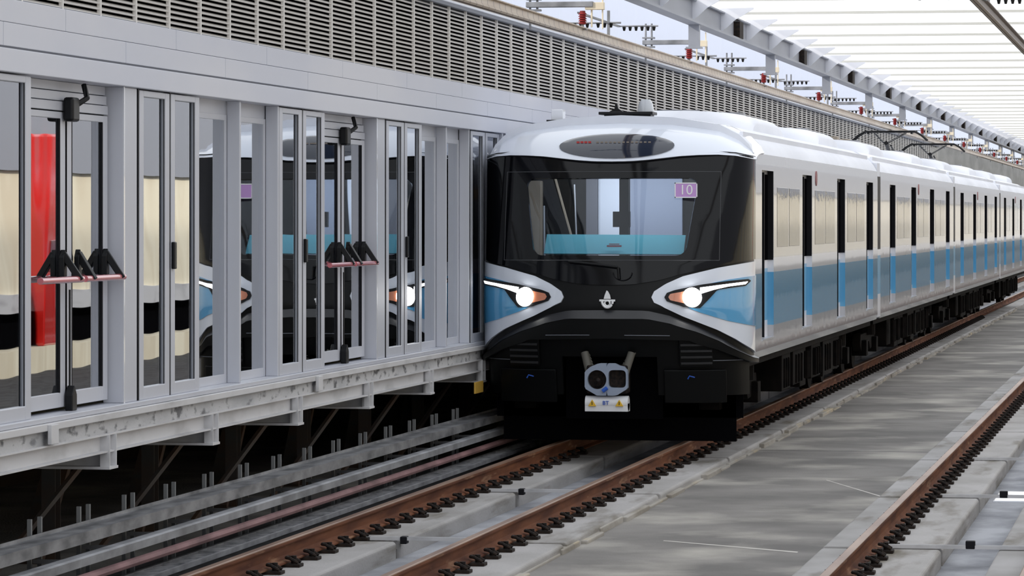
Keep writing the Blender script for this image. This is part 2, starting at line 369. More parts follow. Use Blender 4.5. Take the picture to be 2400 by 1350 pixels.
# ---------------------------------------------------------------- platform: floor slab, beam, cavity
PY0, PY1 = 10.0, 48.5
tag(MB().box(-16, -8.12, PY0, 128, .98, 1.13).build('floor_platform', M['plat_floor']), kind='structure')
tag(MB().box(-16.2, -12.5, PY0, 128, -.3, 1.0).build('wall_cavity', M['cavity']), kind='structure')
tag(MB().box(-8.3, -8.06, PY0, 128, 1.13, 1.17).build('trim_3', M['alu'], bevel=.006), kind='structure')
tag(MB().box(-8.3, -8.03, PY0, 128, 1.075, 1.128).build('trim_4', M['steel_white'], bevel=.006), kind='structure')
tag(MB().box(-8.3, -8.07, PY0, 128, .965, 1.075).build('trim_5', M['edge_conc'], bevel=.005), kind='structure')
e = empty('platform_edge_beam', (-8.1, PY0, .84), 'long white steel edge beam carrying the platform front', 'beam')
MB().box(-.01, .0, 0, 118, .0, .12).build('beam_web', M['steel_white'], e)
MB().box(-.1, .06, 0, 118, .118, .13).build('top_flange', M['steel_white'], e)
MB().box(-.1, .06, 0, 118, -.012, 0).build('bottom_flange', M['steel_white'], e)
def bracket():
    r = empty('platform_bracket', (0, 0, 0), 'x', 'bracket')
    MB().box(.0, .075, -.1, -.085, -.12, .12).box(.0, .075, .085, .1, -.12, .12).box(.0, .02, -.1, .1, -.12, .12).build('web_stiffener', M['steel_white'], r)
    MB().box(-.9, .08, -.12, .12, -.14, -.12).box(-.9, .0, -.01, .01, -.12, -.01).build('cantilever', M['steel_white'], r)
    return r
B0 = bracket(); kids(B0)
for k in range(6):
    loc = (-8.1, 28.2 + 3.13 * k, .84); lb = 'white steel bracket hanging under the platform edge beam, %s from the camera' % ORD[k]
    if k == 0: B0.location = loc; B0['label'] = lb; B0['group'] = 'platform brackets'
    else: copy_tree(B0, loc, lb, 'platform brackets')
for k, y in enumerate((26.6, 35.2)):
    t = MB().box(0, .03, -.09, .09, -.02, .12).build('edge_box', M['steel_white'], bevel=.004); t.location = (-8.03, y, 1.0)
    tag(t, ['small square box fixed to the platform edge at far left', 'small square box fixed to the platform edge below the sliding doors'][k], 'box', 'edge boxes')
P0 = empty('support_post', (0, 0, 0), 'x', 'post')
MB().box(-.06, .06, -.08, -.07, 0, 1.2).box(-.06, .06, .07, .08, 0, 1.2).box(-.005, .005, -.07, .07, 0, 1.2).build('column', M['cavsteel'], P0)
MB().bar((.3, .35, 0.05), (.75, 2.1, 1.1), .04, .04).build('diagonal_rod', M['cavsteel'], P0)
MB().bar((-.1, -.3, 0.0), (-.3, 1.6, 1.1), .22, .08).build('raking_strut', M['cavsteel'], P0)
kids(P0)
for k in range(8):
    loc = (-9.4, 28.0 + 3.13 * k, -.28); lb = 'dark post with diagonal rod in shadow under the platform, %s from the camera' % ORD[k]
    if k == 0: P0.location = loc; P0['label'] = lb; P0['group'] = 'posts under the platform'
    else: copy_tree(P0, loc, lb, 'posts under the platform')

# ---------------------------------------------------------------- platform interior
tag(MB().box(-16.3, -16, PY0, 128, 1.0, 3.9).build('wall_back', M['beige']), kind='structure')
tag(MB().box(-16.2, -8.36, PY0, 128, 3.72, 3.85).build('ceiling', M['interior']), kind='structure')
tag(MB().box(-16.2, -8.4, PY0 - .3, PY0, 1.0, 3.85).build('wall_end', M['interior']), kind='structure')
for k, y in enumerate((30.5, 37.6, 44.7, 51.8, 58.9)):
    t = MB().tube([(0, 0, 0), (0, 0, 2.6)], .3, 24).build('platform_column', M['beige'], smooth=True); t.location = (-12.2, y, 1.13)
    tag(t, 'beige round column standing on the platform behind the glass, %s from the camera' % ORD[k], 'column', 'platform columns')
# ---------------------------------------------------------------- platform screen doors
XF, XB = -8.1, -8.215       # front plane, recessed plane
ZB, ZT = 1.17, 3.62
def framed(mb, x, y0, y1, z0, z1, s0, s1, st, sb, th=.05):
    """frame in the plane x: stiles s0 (near), s1 (far), rails st, sb"""
    mb.box(x - th, x, y0, y0 + s0, z0, z1); mb.box(x - th, x, y1 - s1, y1, z0, z1)
    mb.box(x - th, x, y0 + s0, y1 - s1, z1 - st, z1); mb.box(x - th, x, y0 + s0, y1 - s1, z0, z0 + sb)
def leaf(y0, y1, label, handle, group='sliding screen door leaves'):
    r = empty('sliding_door_leaf', (XF, y0, ZB), label, 'sliding door', group); L_ = y1 - y0; H = ZT - ZB
    mb = MB(); framed(mb, 0, .02, L_ - .01, 0, H - .01, .12, .13, .05, .1, .06); mb.build('leaf_frame', M['alu'], r, bevel=.006)
    mb = MB(); mb.box(-.012, -.008, .14, .16, .1, H - .06); mb.box(-.012, -.008, L_ - .16, L_ - .14, .1, H - .06); mb.build('glazing_gasket', M['rubber'], r)
    MB().box(-.035, -.027, .13, L_ - .13, .09, H - .05).build('glass_pane', M['psd_glass'], r)
    if handle:
        MB().box(.0, .03, .02, .09, 1.02, 1.24).build('handle', M['blackmetal'], r, bevel=.008)
    MB().box(-.06, -.005, -.012, .018, 0, H).build('edge_seal', M['rubber'], r)
    return r
def emergency(y0, y1, lab):
    """recessed double emergency door with header strips and a push bar on each leaf"""
    h = empty('door_header', (XB, y0, 3.40), 'ribbed light grey header above the %s emergency door' % lab, 'header panel', 'door headers')
    mb = MB(); L_ = y1 - y0
    for k in range(3): mb.box(-.06, -.012 * k, 0, L_, .075 * k, .075 * k + .068)
    mb.build('ribbed_panel', M['alu'], h, bevel=.003)
    c = empty('door_closer', (XB + .01, (y0 + y1) / 2 - .02, 3.3), 'black closer fitted at the head of the %s emergency door' % lab, 'door closer', 'door closers')
    MB().box(0, .08, -.09, .09, .02, .2).build('closer_body', M['blackmetal'], c, bevel=.02)
    MB().tube([(.06, .08, .15), (.11, .17, .2), (.07, .22, .3)], .022, 6).build('closer_arm', M['blackmetal'], c)
    ym = (y0 + y1) / 2
    for j, (a, b) in enumerate(((y0, ym), (ym, y1))):
        side = ('near', 'far')[j]
        d = empty('emergency_door', (XB, a, ZB), '%s leaf of the %s recessed emergency door with a pink-red push bar' % (side, lab), 'emergency door', 'emergency door leaves')
        W = b - a; H = 3.39 - ZB
        mb = MB(); framed(mb, 0, .01, W - .01, .03, H, .14, .14, .05, .11); mb.build('door_frame', M['alu'], d, bevel=.005)
        mb = MB(); mb.box(-.012, .002, .15, .165, .14, H - .05); mb.box(-.012, .002, W - .165, W - .15, .14, H - .05); mb.build('glazing_gasket', M['rubber'], d)
        MB().box(-.022, -.014, .13, W - .13, .11, H - .04).build('glass_pane', M['psd_glass'], d)
        MB().box(-.03, .004, W - .014 if j == 0 else -.014, W + .014 if j == 0 else .014, .03, H).build('meeting_seal', M['rubber'], d)
        pb = MB(); pb.tube([(.13, .06, .98), (.13, W - .02, .98)], .025, 12); p = pb.build('push_bar', M['red_bar'], d, smooth=True)
        for yy, s in (((W - .14, 1),) if j == 0 else ((.25, -1), (W - .14, 1))):
            q = MB(); q.prism([(yy - .04, 1.0), (yy + .04, 1.0), (yy + .04, 1.14), (yy + .0, 1.2), (yy - .04, 1.14)], 'x', 0, .04)
            q.bar((.02, yy, 1.17), (.15, yy + .02 * s, .97), .05, .05)
            q.build('bar_bracket', M['blackmetal'], d, bevel=.005)
    l = empty('floor_latch', (XB + .01, ym, ZB - .0), 'black latch at the foot of the %s emergency door' % lab, 'latch', 'door latches')
    MB().prism([(-.06, 0), (.06, 0), (.06, .12), (0, .19), (-.06, .12)], 'x', 0, .06).build('latch_body', M['blackmetal'], l, bevel=.008)
    MB().tube([(.02, 0, .15), (.02, 0, .9)], .008, 6).build('latch_rod', M['blackmetal'], l)
def fixed(y0, y1, lab, n=2):
    step = (y1 - y0) / n
    for j in range(n):
        a, b = y0 + step * j, y0 + step * (j + 1) - .07
        p = empty('fixed_glass_panel', (XB, a, ZB), '%s recessed fixed glass panel %s' % (['first', 'second'][j], lab), 'glass panel', 'fixed glass panels')
        H = 3.5 - ZB
        mb = MB(); framed(mb, 0, 0, b - a, 0, H, .07, .07, .05, .08); mb.build('panel_frame', M['alu'], p, bevel=.004)
        MB().box(-.016, -.008, .06, b - a - .06, .07, H - .04).build('glass_pane', M['psd_glass'], p)
        f = MB().box(-.0, .115, 0, .05, 0, ZT - ZB).build('glazing_fin', M['alu'], bevel=.006); f.location = (XB, b, ZB)
        tag(f, 'pale upright fin beside the %s fixed glass panel %s' % (['first', 'second'][j], lab), 'fin', 'glazing fins')
    h = MB().box(-.06, -.01, 0, y1 - y0, 0, .13).build('header_strip', M['alu']); h.location = (XB, y0, 3.5)
    tag(h, 'plain header strip above the fixed panels %s' % lab, 'header panel')
BAY = [24.47 + 4.73 * i for i in range(5)]
places = ['at the far left edge', 'just right of the leftmost emergency door', 'just left of the second emergency door', 'just right of the second emergency door', 'beside the nose of the train']
for i, b in enumerate(BAY):
    leaf(b, b + .93, 'nearer sliding glass leaf %s' % places[i], False)
    leaf(b + .95, b + 1.88, 'farther sliding glass leaf with black handle %s' % places[i], True)
emergency(26.45, 28.72, 'leftmost'); emergency(35.9, 38.15, 'second')
for k, (ya, yb) in enumerate(((28.75, 29.14), (38.18, 38.6))):
    p = empty('door_post', (XB, ya, ZB), ['wide grey post right of the leftmost emergency door', 'wide grey post right of the second emergency door'][k], 'post', 'wide door posts')
    MB().box(-.05, .115, 0, yb - ya, 0, ZT - ZB).build('post_casing', M['alu'], p, bevel=.008)
    MB().box(.115, .119, 0, .03, 0, ZT - ZB).build('edge_bead', M['white'], p)
fixed(31.1, 33.95, 'between the leftmost and middle sliding pairs'); fixed(40.6, 43.35, 'left of the pair beside the train'); fixed(21.2, 24.4, 'left of the leftmost sliding door pair')
tag(MB().box(.0, .05, -.02, .05, 0, 2.45).build('orange_tag_post', M['alu']), 'narrow grey edge post beside the train nose', 'post').location = (XF - .02, 45.3, ZB)
tag(MB().box(0, .012, -.16, .16, 0, .13).build('orange_square_tag', mat('orange_tag', hexc(226, 160, 30), .5), bevel=.003), 'small orange square tag on the door edge beside the train', 'tag').location = (XF + .01, 44.9, 2.83)
t = MB().box(0, .02, -.25, .25, 0, .13).build('ochre_plate', M['yellow_tag'], bevel=.004); t.location = (-8.0, 43.3, .60)
tag(t, 'small ochre plate hanging under the platform beside the train', 'plate')
# wall that carries the rest of the platform front behind the train
tag(MB().box(-8.4, -8.2, 45.5, 128, 1.13, 3.65).build('wall_platform', M['alu']), kind='structure')

# fascia, panels, louvre
tag(MB().box(-8.45, -8.06, PY0, 128, 3.62, 3.785).build('trim_6', M['fascia'], bevel=.006), kind='structure')
tag(MB().box(-8.45, -8.085, PY0, 128, 3.785, 3.80).build('trim_7', M['joint']), kind='structure')
def panelrow(z0, z1, x, off):
    y = PY0 + off; k = 0
    while y < 126:
        mb = MB().box(x - .06, x, y, y + 3.11, z0, z1)
        tag(mb.build('wall_panel', M['fascia'], bevel=.004), kind='structure'); y += 3.12
panelrow(3.80, 3.965, -8.07, 0); panelrow(3.967, 4.13, -8.07, 1.5)
tag(MB().box(-8.5, -8.1, PY0, 128, 3.8, 4.14).build('wall_fascia', M['joint']), kind='structure')
tag(MB().box(-8.40, -8.38, PY0, 128, 4.14, 4.97).build('wall_louvre_backing', M['dark']), kind='structure')
mb = MB(); NS = 19; dz = (4.965 - 4.135) / NS
for k in range(NS):
    z = 4.135 + k * dz
    mb.prism([(-8.11, z), (-8.10, z + .006), (-8.145, z + .032), (-8.155, z + .026)], 'y', PY0, 128)
tag(mb.build('wall_louvre', M['louvre']), kind='structure')
mb = MB(); y = 20.1
while y < 128: mb.box(-8.125, -8.095, y, y + .028, 4.13, 4.97); y += 1.0
tag(mb.build('wall_louvre_mullion', M['louvre']), kind='structure')
tag(MB().box(-8.45, -8.07, PY0, 128, 4.965, 5.0).build('trim_8', M['joint']), kind='structure')
g = MB().tube([(0, 0, 0), (0, 118, 0)], .048, 12).build('gutter_pipe', M['white'], smooth=True); g.location = (-8.1, PY0, 5.04)
tag(g, 'white round gutter pipe running along the top of the louvres', 'pipe')
# concrete parapet beyond the station
tag(MB().box(-8.7, -8.4, 128, 400, -.3, 5.25).build('wall_parapet', M['grey_wall']), kind='structure')
tag(MB().box(-8.75, -8.35, 128, 400, 5.25, 5.33).build('trim_9', M['fascia']), kind='structure')

# the facing side of the station (seen in the reflections)
tag(MB().box(5.0, 5.3, 8, 400, 1.2, 3.5).build('wall_right', M['beige']), kind='structure')
tag(MB().box(4.9, 5.3, 8, 400, .85, 1.2).build('trim_10', M['steel_white']), kind='structure')
tag(MB().box(5.2, 6.1, 8, 400, -.3, .85).build('wall_right_lower', M['dark']), kind='structure')
tag(MB().box(4.9, 5.3, 8, 400, 3.5, 6.2).build('wall_right_fascia', mat('dark_fascia', hexc(148, 151, 160), .8)), kind='structure')
tag(MB().box(.4, 5.0, 8, 400, -.28, -.262).build('trim_11', M['gravel']), kind='structure')  # unseen dark ground, added to darken what the train side reflects
tag(MB().box(4.55, 5.05, 8, 84, -.28, .2).build('trim_12', M['beige']), kind='structure')
t = empty('red_totem', (4.72, 69.45, .2), 'tall glossy red totem across the tracks, seen mirrored in the leftmost door glass', 'totem')
MB().box(-.16, .16, -.5, .5, .0, 4.0).build('totem_casing', M['totem'], t, bevel=.06, seg=4)
MB().box(-.18, -.15, -.3, .3, 1.4, 2.0).build('totem_panel', mat('dark_red', hexc(120, 14, 18), .2, coat=1), t, bevel=.01)
mb = MB(); y = 10
while y < 398: mb.box(4.93, 5.0, y, y + .25, 1.2, 3.5); y += 2.35
tag(mb.build('wall_right_mullion', M['alu']), kind='structure')

# ---------------------------------------------------------------- canopy
XG = -6.3
gd = empty('roof_girder', (XG, 20, 5.12), 'long grey roof girder running along above the train with short hanger posts', 'girder')
MB().box(-.09, .09, 0, 260, 0, .03).build('bottom_flange', M['girder'], gd)
MB().box(-.012, .012, 0, 260, .03, .30).build('girder_web', M['girder'], gd)
MB().box(-.07, .07, 0, 260, .29, .31).build('top_flange', M['girder'], gd)
for k in range(18):
    y = 49.6 + 9.3 * k - 20
    MB().box(-.07, .07, y - .06, y + .06, -.3, .0).box(-.1, .1, y - .1, y + .1, -.31, -.29).build('hanger_post', M['girder'], gd)
    MB().box(-.1, .1, y + 4.3, y + 4.75, .03, .26).build('girder_splice', M['clip'], gd)
for k in range(58):
    y = 40 + 3.1 * k - 20
    MB().prism([(0.0, .02), (.0, .36), (.46, .37), (.46, .35), (.2, .2)], 'y', y, y + .03).build('roof_fin', M['fin'], gd)
for k in range(52):
    y = 51 + 3.4 * k
    p = MB().box(2.95, 9.2, -.02, .02, 0, .035).build('roof_purlin', M['purlin']); p.location = (XG - 3, y, 5.5)
    tag(p, 'thin pale roof purlin crossing the white canopy, %s from the camera' % ORD[k], 'purlin', 'roof purlins')
canopy = bpy.data.materials.new('translucent_roof'); canopy.use_nodes = True
N = canopy.node_tree.nodes; Lk = canopy.node_tree.links; N.remove(N['Principled BSDF'])
a = N.new('ShaderNodeBsdfTransparent'); a.inputs[0].default_value = (1, 1, 1, 1); b_ = N.new('ShaderNodeBsdfTranslucent'); b_.inputs[0].default_value = (.95, .95, .97, 1)
mx = N.new('ShaderNodeMixShader'); mx.inputs[0].default_value = .25; Lk.new(a.outputs[0], mx.inputs[1]); Lk.new(b_.outputs[0], mx.inputs[2]); Lk.new(mx.outputs[0], N['Material Output'].inputs[0])
tag(MB().box(XG, XG + 6.2, 46, 230, 5.54, 5.55).build('roof', canopy), kind='structure')

up = bpy.data.materials.new('upper_wall_sheet'); up.use_nodes = True
N = up.node_tree.nodes; Lk = up.node_tree.links; pb = N['Principled BSDF']; pb.inputs['Base Color'].default_value = (*hexc(236, 240, 250), 1); pb.inputs['Roughness'].default_value = .6
b_ = N.new('ShaderNodeBsdfTranslucent'); b_.inputs[0].default_value = (*hexc(238, 242, 252), 1)
mx = N.new('ShaderNodeMixShader'); mx.inputs[0].default_value = .45; Lk.new(pb.outputs[0], mx.inputs[1]); Lk.new(b_.outputs[0], mx.inputs[2]); Lk.new(mx.outputs[0], N['Material Output'].inputs[0])
mb = MB(); y = 30
while y < 300: mb.box(-10.52, -10.5, y, y + 2.28, 3.9, 7.0); y += 2.3
tag(mb.build('wall_upper', up), kind='structure')
# overhead conductor rails
def conductor(x, ya, yb, m1, label):
    r = empty('overhead_conductor_rail', (x, ya, 4.56), label, 'overhead rail', 'rigid overhead conductor rails'); n = yb - ya
    MB().prism([(-.045, .115), (.045, .115), (.045, .105), (.012, .1), (.014, .05), (.032, .02), (.02, .004), (-.02, .004), (-.032, .02), (-.014, .05), (-.012, .1), (-.045, .105)], 'y', 0, n).build('aluminium_profile', m1, r)
    MB().tube([(0, 0, 0), (0, n, 0)], .0075, 6).build('contact_wire', M['copper'], r)
    return r
conductor(-6.47, 22, 300, M['conductor'], 'long tan overhead conductor rail running above the train')
conductor(-1.9, 22, 200, M['conductor_dark'], 'dark overhead conductor rail crossing the top right corner')
def support():
    r = empty('overhead_support', (0, 0, 0), 'x', 'overhead support')
    MB().box(-.62, .12, -.05, .05, .34, .40).build('support_arm', M['galv'], r, bevel=.006)
    MB().box(.03, .24, -.035, .035, .31, .39).tube([(.1, 0, .4), (.1, 0, .12)], .012, 6).tube([(.22, 0, .5), (.22, 0, .1)], .01, 6).build('end_clamp', M['cream'], r, bevel=.01)
    mb = MB()
    for x in (-.58, -.5): mb.tube([(x, 0, .1 if x < -.55 else .3), (x, 0, .62)], .013, 8)
    mb.box(-.62, -.46, -.05, .05, .42, .44); mb.box(-.62, -.46, -.05, .05, .3, .32)
    mb.build('hanger_rod', M['galv'], r)
    mb = MB(); z = .16
    for k in range(5): mb.tube([(0, 0, z + k * .025), (0, 0, z + k * .025 + .02)], [.05, .032], 14)
    mb.tube([(0, 0, .15), (0, 0, .3)], .03, 12); mb.build('insulator', M['insul_red'], r, smooth=True, auto=.4)
    MB().tube([(0, 0, .1), (0, 0, .16)], .016, 8).box(-.05, .05, -.04, .04, .09, .105).build('rail_clamp', M['galv'], r)
    mb = MB(); mb.box(-.06, -.03, .0, 3.03, .27, .29); mb.box(-.06, -.03, 2.19, 2.22, .12, .42)
    mb.tube([(-.5, 2.2, .28), (.1, 2.2, .28)], .012, 6); mb.tube([(-.05, 3.0, .28), (.42, 3.0, .28)], .01, 6)
    mb.build('bus_bracket', M['galv'], r)
    for k in range(6): MB().tube([(-.44 + k * .075 + (.05 if k > 2 else 0), 2.2, .275), (-.44 + k * .075 + (.05 if k > 2 else 0), 2.2, .225)], [.024, .012], 8).build('bus_insulator', M['blackmetal'], r)
    for k in range(6): MB().tube([(.02 + k * .07, 3.0, .27), (.02 + k * .07, 3.0, .225)], [.022, .012], 8).build('bus_insulator', M['blackmetal'], r)
    return r
S0 = support(); kids(S0)
for k in range(16):
    loc = (-6.47, 41.3 + 9.1 * k, 4.56); lb = 'overhead support with dark red insulator above the train, %s from the camera' % ORD[k]
    if k == 0: S0.location = loc; S0['label'] = lb; S0['group'] = 'overhead supports above the train'
    else: copy_tree(S0, loc, lb, 'overhead supports above the train')
copy_tree(S0, (-1.9, 36.4, 4.56), 'overhead support with a bright red insulator at the top right corner', 'overhead supports above the empty track')
for k, x in enumerate((-1.0, -.75)):
    t = MB().tube([(0, 0, .06), (0, 0, 0)], [.03, .05], 12).build('canopy_lamp', M['blackmetal'], smooth=True)
    t.location = (-2.62 + .22 * k * 2, 72, 5.0); tag(t, 'tiny dark lamp hanging under the canopy at upper right, %s of two' % ['left', 'right'][k], 'lamp', 'tiny canopy lamps')
    u = MB().tube([(0, 0, 0), (0, 0, .46)], .006, 6).build('lamp_rod', M['galv'], t); u.location = (0, 0, .05)

# ---------------------------------------------------------------- train
HW, DEP, TX, TY = 1.55, 1.1, -6.47, 43.1
def interp(t, pts):
    if t <= pts[0][0]: return pts[0][1]
    for (a, b), (c, d) in zip(pts, pts[1:]):
        if t <= c: return b + (d - b) * (t - a) / (c - a)
    return pts[-1][1]
YCP = [(.4, .30), (.9, .16), (1.2, .05), (1.6, 0), (2.1, .07), (2.6, .19), (3.14, .34), (3.4, .42)]
def FY(x, z):
    yc = interp(z, YCP); k = min(abs(x) / HW, 1.0)
    return yc + (DEP - yc) * (1 - (1 - k ** 2.7) ** (1 / 2.7))
def FN(x, z):
    e = .01; x1 = max(-HW + .002, min(HW - .002, x))
    dx = (FY(min(x1 + e, HW), z) - FY(max(x1 - e, -HW), z)) / (min(x1 + e, HW) - max(x1 - e, -HW)); dz = (FY(x, z + e) - FY(x, z - e)) / (2 * e)
    return Vector((dx, -1, dz)).normalized()
def face_pt(u, v):
    """where the sight line through photo point (u, v) meets the nose surface, in car coordinates (x, z)"""
    X = (u - UC) / FPX; d = (-ST + X * CT, CT + X * ST, (HV - v) / FPX); t = TY / d[1]
    for _ in range(60):
        x = d[0] * t - TX; z = CH + d[2] * t
        x = max(-HW + .001, min(HW - .001, x)); t += ((TY + FY(x, z)) / d[1] - t) * .5
    return x, z
def patch(mb, fn, nu, nv, off, th=.02):
    P = lambda s, t: (lambda q: (q[0], FY(*q), q[1]))(fn(s, t)); Nn = lambda s, t: FN(*fn(s, t))
    return mb.shell(P, Nn, nu, nv, off, th)
def pxpatch(mb, up, lo, mirror, nu=24, nv=6, off=.02, th=.02):
    u0, u1 = up[0][0], up[-1][0]
    def fn(s, t):
        u = u0 + (u1 - u0) * s; a, b = interp(u, lo), interp(u, up); x, z = face_pt(u, a + (b - a) * t)
        return (-x if mirror else x), z
    cache = {}
    def cf(s, t):
        if (s, t) not in cache: cache[(s, t)] = fn(s, t)
        return cache[(s, t)]
    return patch(mb, cf, nu, nv, off, th)

ROOF = [(0, 3.80), (.6, 3.775), (1.15, 3.69), (1.38, 3.57), (1.49, 3.46), (1.54, 3.36), (1.55, 3.22)]
def roofz(x): return interp(abs(x), ROOF)
LEAD = empty('metro_car', (TX, TY, 0), 'leading metro car with a glossy black face, white brow and glowing headlights', 'train car', 'coupled cars of the metro train')

def side_body(parent, y0, y1, doors, cab=0):
    mb = MB(); W = .65
    for s in (-1, 1):
        edges = [y0] + [q for d in doors for q in (d - W, d + W)] + [y1]
        X0, X1 = sorted((s * 1.46, s * 1.55))
        for a, b in zip(edges[::2], edges[1::2]): mb.box(X0, X1, a, b, 1.05, 3.22)
        for d in doors:
            mb.box(X0, X1, d - W, d + W, 3.17, 3.22); mb.box(X0, X1, d - W, d + W, 1.05, 1.17)
        mb.prism([(s * 1.46, .97), (s * 1.53, .97), (s * 1.55, 1.05), (s * 1.46, 1.05)], 'y', y0, y1)
        mb.prism([(s * 1.46, 3.22), (s * 1.55, 3.22), (s * 1.545, 3.36), (s * 1.46, 3.36)], 'y', y0, y1)
    mb.build('body_shell', M['livery'], parent)
    MB().box(-1.46, 1.46, y0 + .02 + cab, y1 - .02, .97, 3.34).build('inner_shell', M['satin_black'], parent)
    pr = [(x, z) for x, z in ROOF[:-1]]; poly = [(-x, z) for x, z in pr[::-1]] + [(x, z) for x, z in pr[1:]]
    poly += [(1.5, 3.30), (-1.5, 3.30)]
    MB().prism(poly, 'y', y0 + .0, y1).build('roof', M['roof_white'], parent, smooth=True, auto=.5)
    for s in (-1, 1): MB().box(*sorted((s * 1.36, s * 1.40)), y0 + .2, y1 - .2, 3.54, 3.61).build('roof_gutter', M['roof_white'], parent)
    for s in (-1, 1):
        for d in doors:
            dl = MB()
            x0, x1 = sorted((s * 1.455, s * 1.475))
            dl.box(x0, x1, d - W, d - .012, 1.17, 3.17); dl.box(x0, x1, d + .012, d + W, 1.17, 3.17)
            do = dl.build('passenger_door', M['door_livery'], parent)
            q = MB(); x0, x1 = sorted((s * 1.474, s * 1.482))
            q.box(x0, x1, d - W + .03, d - .02, 2.1, 3.13); q.box(x0, x1, d + .02, d + W - .03, 2.1, 3.13); q.build('door_window', M['door_glass'], do)
            MB().box(*sorted((s * 1.47, s * 1.508)), d - .016, d + .016, 1.18, 3.15).build('door_seal', M['rubber'], do)
            MB().box(*sorted((s * 1.475, s * 1.546)), d + W - .015, d + W - .001, 2.1, 3.17).build('door_jamb', M['rubber'], parent)
            MB().box(*sorted((s * 1.46, s * 1.56)), d - W, d + W, 1.155, 1.175).build('door_sill', M['silver'], do)
    for s in (-1, 1):
        for a, b in zip([doors[0]] + doors[1:-1], doors[1:]):
            for (p, q) in ((a + 1.05, (a + b) / 2 - .06), ((a + b) / 2 + .06, b - 1.05)):
                MB().box(*sorted((s * 1.545, s * 1.553)), p, q, 2.25, 2.98).build('side_window', M['side_glass'], parent, bevel=.003)
    # circular emblem on the cantrail
    for s in (-1, 1):
        yy = (doors[1] + doors[2]) / 2 - 1.3
        MB().disc((s * 1.553, yy, 3.14), 'x', .1, .012, 20).build('side_emblem', M['emblem'], parent)

def underframe(parent, y0, y1):
    MB().box(-1.42, 1.42, y0, y1, .86, .98).build('underframe', M['under'], parent, bevel=.01)
    for yb in (y0 + 2.6, y1 - 2.6):
        b = MB()
        for s in (-1, 1):
            b.prism([(yb - 1.5, .5), (yb - 1.3, .38), (yb - .5, .36), (yb - .3, .5), (yb + .3, .5), (yb + .5, .36), (yb + 1.3, .38), (yb + 1.5, .5), (yb + 1.4, .66), (yb - 1.4, .66)], 'x', *sorted((s * .98, s * 1.12)))
            b.tube([(s * 1.05, yb - .0, .62), (s * 1.05, yb, .86)], .2, 14)
            for w_ in (-1.05, 1.05): b.box(*sorted((s * .95, s * 1.2)), yb + w_ - .16, yb + w_ + .16, .3, .56)
        b.box(-1.0, 1.0, yb - .25, yb + .25, .42, .62)
        bo = b.build('bogie', M['under'], parent, bevel=.01)
        for w_ in (-1.05, 1.05):
            for s in (-1, 1):
                q = MB(); x = s * .72
                q.tube([(x - .065, yb + w_, .42), (x + .065, yb + w_, .42)], .42, 32); q.tube([(x - s * .065 - .01, yb + w_, .42), (x - s * .065 + .02, yb + w_, .42)], .445, 32)
                q.build('wheel', M['under'], bo, smooth=True)
            MB().tube([(-.72, yb + w_, .42), (.72, yb + w_, .42)], .08, 12).build('axle', M['under'], bo)
    y = y0 + 4.7; k = 0
    while y < y1 - 5.4:
        l = random.uniform(.7, 1.5)
        for s in (-1, 1):
            q = MB(); x0, x1 = sorted((s * .75, s * (1.36 + random.uniform(-.08, .02))))
            q.box(x0, x1, y, y + l, random.uniform(.3, .42), .86)
            for j in range(3): q.box(*sorted((s * 1.34, s * 1.4)), y + l * (.2 + .25 * j), y + l * (.2 + .25 * j) + .04, .42, .8)
            q.build('equipment_box', M['under'], parent, bevel=.015)
        y += l + random.uniform(.12, .4)

def ac_unit(parent, y0, y1, hw=1.12, zt=3.98):
    def P(s, t):
        y = y0 + (y1 - y0) * s; e = min(1, min(s, 1 - s) * 5); e = sqrt(1 - (1 - e) ** 2)
        a = -pi / 2 + pi * t; x = hw * sin(a); z = 3.68 + (zt - 3.68) * (cos(a) ** .45 if cos(a) > 0 else 0) * e
        return (x, y, max(z, 3.5 + .0))
    mb = MB().grid(P, 24, 24)
    o = mb.build('air_conditioner', M['roof_white'], parent, smooth=True)
    for j in range(2):
        ym = y0 + (y1 - y0) * (.35 + .3 * j)
        MB().disc((0, ym, zt + .005), 'z', .28, .03, 20).build('fan_grille', M['galv'], o)
    MB().box(.5, .85, y0 + .9, y0 + 1.5, zt - .06, zt - .02).build('vent_grille', M['galv'], o)

# leading car
side_body(LEAD, DEP, 19.15, [2.6, 7.45, 12.5, 17.6], cab=.9)
underframe(LEAD, 1.2, 19.3)
ac_unit(LEAD, 4.9, 8.6); ac_unit(LEAD, 13.6, 16.8)
# nose: curves across the face (photo points on the right-hand side, mirrored)
mk = MB()
zchin = lambda x: interp(abs(x), [(0, 1.84), (.3, 1.85), (.6, 1.9), (.8, 1.96), (1.55, 2.13)])
zbrow = lambda x: interp(abs(x), [(0, 3.245), (.2, 3.248), (.4, 3.262), (.6, 3.285), (.8, 3.308), (1.0, 3.32), (1.2, 3.325), (1.38, 3.315), (1.55, 3.28)])
zlow = lambda x: interp(abs(x), [(0, 1.24), (.9, 1.22), (1.2, 1.12), (1.4, 1.02), (1.55, .94)])
zcr = lambda x: interp(abs(x), [(0, 1.56), (.45, 1.555), (.7, 1.50), (1.0, 1.385), (1.25, 1.25), (1.45, 1.10), (1.55, 1.02)])
g2x = lambda s: HW * sin((s * 2 - 1) * pi / 2)
